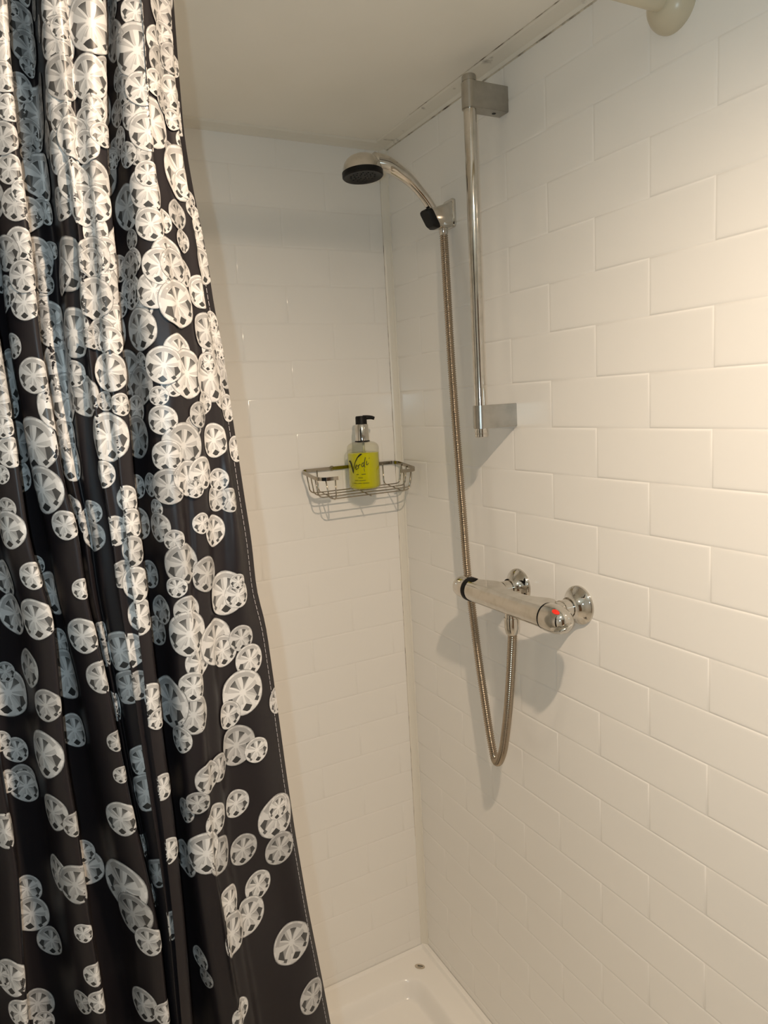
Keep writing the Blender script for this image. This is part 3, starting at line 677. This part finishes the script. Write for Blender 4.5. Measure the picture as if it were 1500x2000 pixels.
# ------------------------------------------------------------------ wire basket
bk = thing('wire_basket', 'small chrome wire basket shelf fixed in the tiled corner', 'wire basket', (-0.128, 0, 1.17))
BL, BR, BD = -0.2420, -0.0125, 0.100
def tz(y, z): return z + 0.12*y               # the basket sags a little towards the front
def band_path():
    P = [(-0.2000, -BD), (-0.2250, -BD)]
    for k in range(1, 7): t = math.radians(270-90*k/6); P.append((BL+0.022+0.022*math.cos(t), -BD+0.022+0.022*math.sin(t)))
    P += [(BL, -0.05)]
    for k in range(0, 7): t = math.radians(180-90*k/6); P.append((BL+0.014+0.014*math.cos(t), -0.0175+0.014*math.sin(t)))
    P += [(-0.18, -0.0035), (-0.12, -0.0035), (-0.06, -0.0035)]
    for k in range(0, 7): t = math.radians(90-90*k/6); P.append((BR-0.018+0.018*math.cos(t), -0.0215+0.018*math.sin(t)))
    P += [(BR, -0.055)]
    for k in range(0, 7): t = math.radians(0-90*k/6); P.append((BR-0.022+0.022*math.cos(t), -BD+0.022+0.022*math.sin(t)))
    P += [(-0.0560, -BD)]
    return P
bp_ = band_path(); hb, tb = 0.0036, 0.0011
V, F = [], []
for i, (x, y) in enumerate(bp_):
    a = np.array(bp_[max(i-1, 0)]); b = np.array(bp_[min(i+1, len(bp_)-1)]); t = (b-a)/np.linalg.norm(b-a); nn = np.array([-t[1], t[0]])
    for s, u in ((1, -1), (1, 1), (-1, 1), (-1, -1)):
        q = np.array([x, y]) + nn*tb*s; V.append((q[0], q[1], tz(y, 1.2205) + u*hb))
for i in range(len(bp_)-1):
    for k in range(4): k2 = (k+1) % 4; F.append((4*i+k, 4*i+k2, 4*i+4+k2, 4*i+4+k))
F += [(0, 1, 2, 3), tuple(range(4*len(bp_)-4, 4*len(bp_)))]
me = data('top_band', V, F); fix_normals(me); part('top_band', me, m_wire, bk, deg=50)
zb = 1.1785; wr = 0.0013
def wire(name, pts, r=wr): return part(name, sweep(name, pts, r, 8), m_wire, bk, smooth=True)
def arc_wire(x, y0, dirx, zt_, zb_, r=0.010):
    pass
# long wires: down one end, along the floor of the basket, up the other end
for y in (-0.0960, -0.074, -0.052, -0.030):
    xl, xr = BL+(0.016 if y < -0.09 else 0.002), BR-(0.016 if y < -0.09 else 0.002); r = 0.012; P = [(xl, y, tz(y, 1.2195))]
    for k in range(0, 6): t = math.radians(180+90*k/5); P.append((xl+0.004+r+r*math.cos(t), y, tz(y, zb+r+r*math.sin(t))))
    for k in range(0, 6): t = math.radians(270+90*k/5); P.append((xr-0.004-r+r*math.cos(t), y, tz(y, zb+r+r*math.sin(t))))
    P.append((xr, y, tz(y, 1.2195))); wire('long_wire', P)
# cross wires: down the back, across under the floor, up to the front stubs
for x in (-0.2060, -0.1270, -0.0480):
    fr = x != -0.1270; P = [(x, -0.0050, tz(-0.005, 1.2195))]; r = 0.010
    for k in range(0, 5): t = math.radians(0-90*k/4); P.append((x, -0.0060-r+r*math.cos(t), tz(-0.016, zb-0.0024+r+r*math.sin(t))))
    P.append((x, -0.06, tz(-0.06, zb-0.0024)))
    if fr:
        for k in range(0, 5): t = math.radians(270-90*k/4); P.append((x, -0.0985+r+r*math.cos(t), tz(-0.095, zb-0.0024+r+r*math.sin(t))))
        P.append((x, -0.0990, tz(-0.099, 1.2195)))
    else: P.append((x, -0.0975, tz(-0.0975, zb-0.0024)))
    wire('cross_wire', P)
for x in (-0.170, -0.075):
    part('wall_fixing', lathe('wall_fixing', (x, 0.0008, 1.2200), (0, -1, 0), [(0, 0.0055), (0.0030, 0.0055), (0.0050, 0.0035), (0.0066, 0.0028)], 16), m_wire, bk, deg=35)

# ------------------------------------------------------------------ soap bottle
BX, BY = -0.1180, -0.0530; BZ = tz(BY, zb)+0.0011
bot = thing('soap_bottle', 'clear pump bottle of yellow-green liquid soap standing in the wire basket', 'soap bottle', (BX, BY, BZ))
br = 0.0338
shell = [(0.0, 0.001), (0.0, 0.026), (0.0015, 0.0300), (0.005, 0.0330), (0.009, br), (0.088, br), (0.0925, 0.0328), (0.0965, 0.0300), (0.0995, 0.0250), (0.1012, 0.0190), (0.1022, 0.0150), (0.1045, 0.0140), (0.1075, 0.0140)]
part('bottle_body', lathe('bottle_body', (BX, BY, BZ), (0, 0, 1), shell, 44, cap=False), m_clear, bot, deg=60)
part('liquid', lathe('liquid', (BX, BY, BZ), (0, 0, 1), [(0.0030, 0.001), (0.0030, 0.0255), (0.0050, 0.0300), (0.0095, br-0.0012), (0.0780, br-0.0012), (0.0785, br-0.0020), (0.0785, 0.001)], 44), m_liquid, bot, deg=40)
part('dip_tube', lathe('dip_tube', (BX+0.002, BY, BZ+0.0786), (0, 0, 1), [(0, 0.0022), (0.028, 0.0022)], 12), mat('milky_tube', (0.7, 0.7, 0.62), 0.4), bot, smooth=True)
part('collar', lathe('collar', (BX, BY, BZ+0.1035), (0, 0, 1), [(0, 0.0138), (0.0005, 0.0146), (0.033, 0.0140), (0.0345, 0.0130), (0.0345, 0.006)], 36), m_chrome, bot, deg=40)
part('neck_ring', lathe('neck_ring', (BX, BY, BZ+0.1005), (0, 0, 1), [(0, 0.0162), (0.0030, 0.0155)], 30), m_black, bot, deg=40)
pump = part('pump_head', lathe('pump_head', (BX, BY, BZ+0.1375), (0, 0, 1), [(0, 0.0118), (0.0005, 0.0122), (0.0155, 0.0118), (0.0175, 0.0105), (0.0178, 0.004)], 32), m_black, bot, deg=40)
sd = np.array([0.93, -0.37, 0.0]); c0 = np.array([BX, BY, BZ+0.1515])
part('spout', sweep('spout', catmull([c0+sd*0.004, c0+sd*0.014, c0+sd*0.022+np.array([0, 0, -0.0008]), c0+sd*0.028+np.array([0, 0, -0.0030])], 5), [0.0050-0.0016*i/15 for i in range(16)], 12), m_black, pump, smooth=True)
# handwritten brand lettering wrapped on the front of the bottle
face = math.atan2(CAM[1]-BY, CAM[0]-BX)
def on_bottle(a, z, r=br+0.00035):
    t = face + a/br; return np.array([BX + r*math.cos(t), BY + r*math.sin(t), BZ + z])
def stroke(pts, r):
    P = catmull([on_bottle(br*math.asin((zx-757)*0.000226/br), (890-zy)*0.000205) for zx, zy in pts], 6)
    rr = r if isinstance(r, float) else [np.interp(i/(len(P)-1), np.linspace(0, 1, len(r)), r) for i in range(len(P))]
    V, F = [], []
    for i, p in enumerate(P):
        d = P[min(i+1, len(P)-1)]-P[max(i-1, 0)]; d = d/np.linalg.norm(d); nrm = np.array([p[0]-BX, p[1]-BY, 0]); nrm /= np.linalg.norm(nrm)
        s = np.cross(nrm, d); q = 1.35*(rr if isinstance(rr, float) else rr[i]); V += [p+s*q, p-s*q]
    for i in range(len(P)-1): F.append((2*i, 2*i+1, 2*i+3, 2*i+2))
    return V, F
letters = [([(624, 592), (630, 582), (640, 600), (650, 650), (658, 705)], [0.0006, 0.0013, 0.0016, 0.0014, 0.0006]),
 ([(657, 706), (664, 660), (678, 600), (702, 548), (730, 518), (746, 512)], [0.0004, 0.0006, 0.0006, 0.0008, 0.0013, 0.0006]),
 ([(680, 648), (694, 634), (696, 622), (686, 624), (680, 646), (686, 664), (700, 655)], 0.0005),
 ([(706, 622), (708, 658)], 0.0005), ([(708, 634), (718, 616), (728, 618)], 0.0005),
 ([(760, 600), (744, 606), (738, 632), (748, 640), (762, 612)], 0.0005), ([(776, 545), (764, 600), (762, 640), (770, 644)], 0.0005),
 ([(786, 584), (782, 618), (790, 622), (802, 606)], 0.0005), ([(808, 556), (811, 560)], 0.0008), ([(758, 655), (762, 690)], 0.0003)]
for pts, r in letters:
    V, F = stroke(pts, r); part('lettering', data('lettering', V, F), m_ink, bot)
for zy, spans in ((716, ((686, 706), (732, 770))), (752, ((700, 742),)), (780, ((668, 700), (706, 766))), (808, ((650, 690), (696, 730), (738, 798)))):
    for a, b in spans:
        V, F = stroke([(a, zy), ((a+b)/2, zy), (b, zy)], 0.00042 if zy < 730 else 0.00030); part('lettering', data('lettering', V, F), m_ink, bot)

# ------------------------------------------------------------------ ceiling downlight (above and behind the view)
lx, ly = LAMP[:2]
dl = thing('ceiling_downlight', 'round white ceiling downlight just outside the shower curtain', 'downlight', (lx, ly, CEIL))
part('bezel', lathe('bezel', (lx, ly, CEIL+0.0005), (0, 0, -1), [(0, 0.045), (0.003, 0.044), (0.005, 0.034), (0.002, 0.031)], 36, cap=False), m_trim, dl, deg=40)
part('lamp_glass', lathe('lamp_glass', (lx, ly, CEIL+0.0005), (0, 0, -1), [(0, 0.030), (0.0010, 0.030), (0.0012, 0.001)], 32), m_lamp, dl)
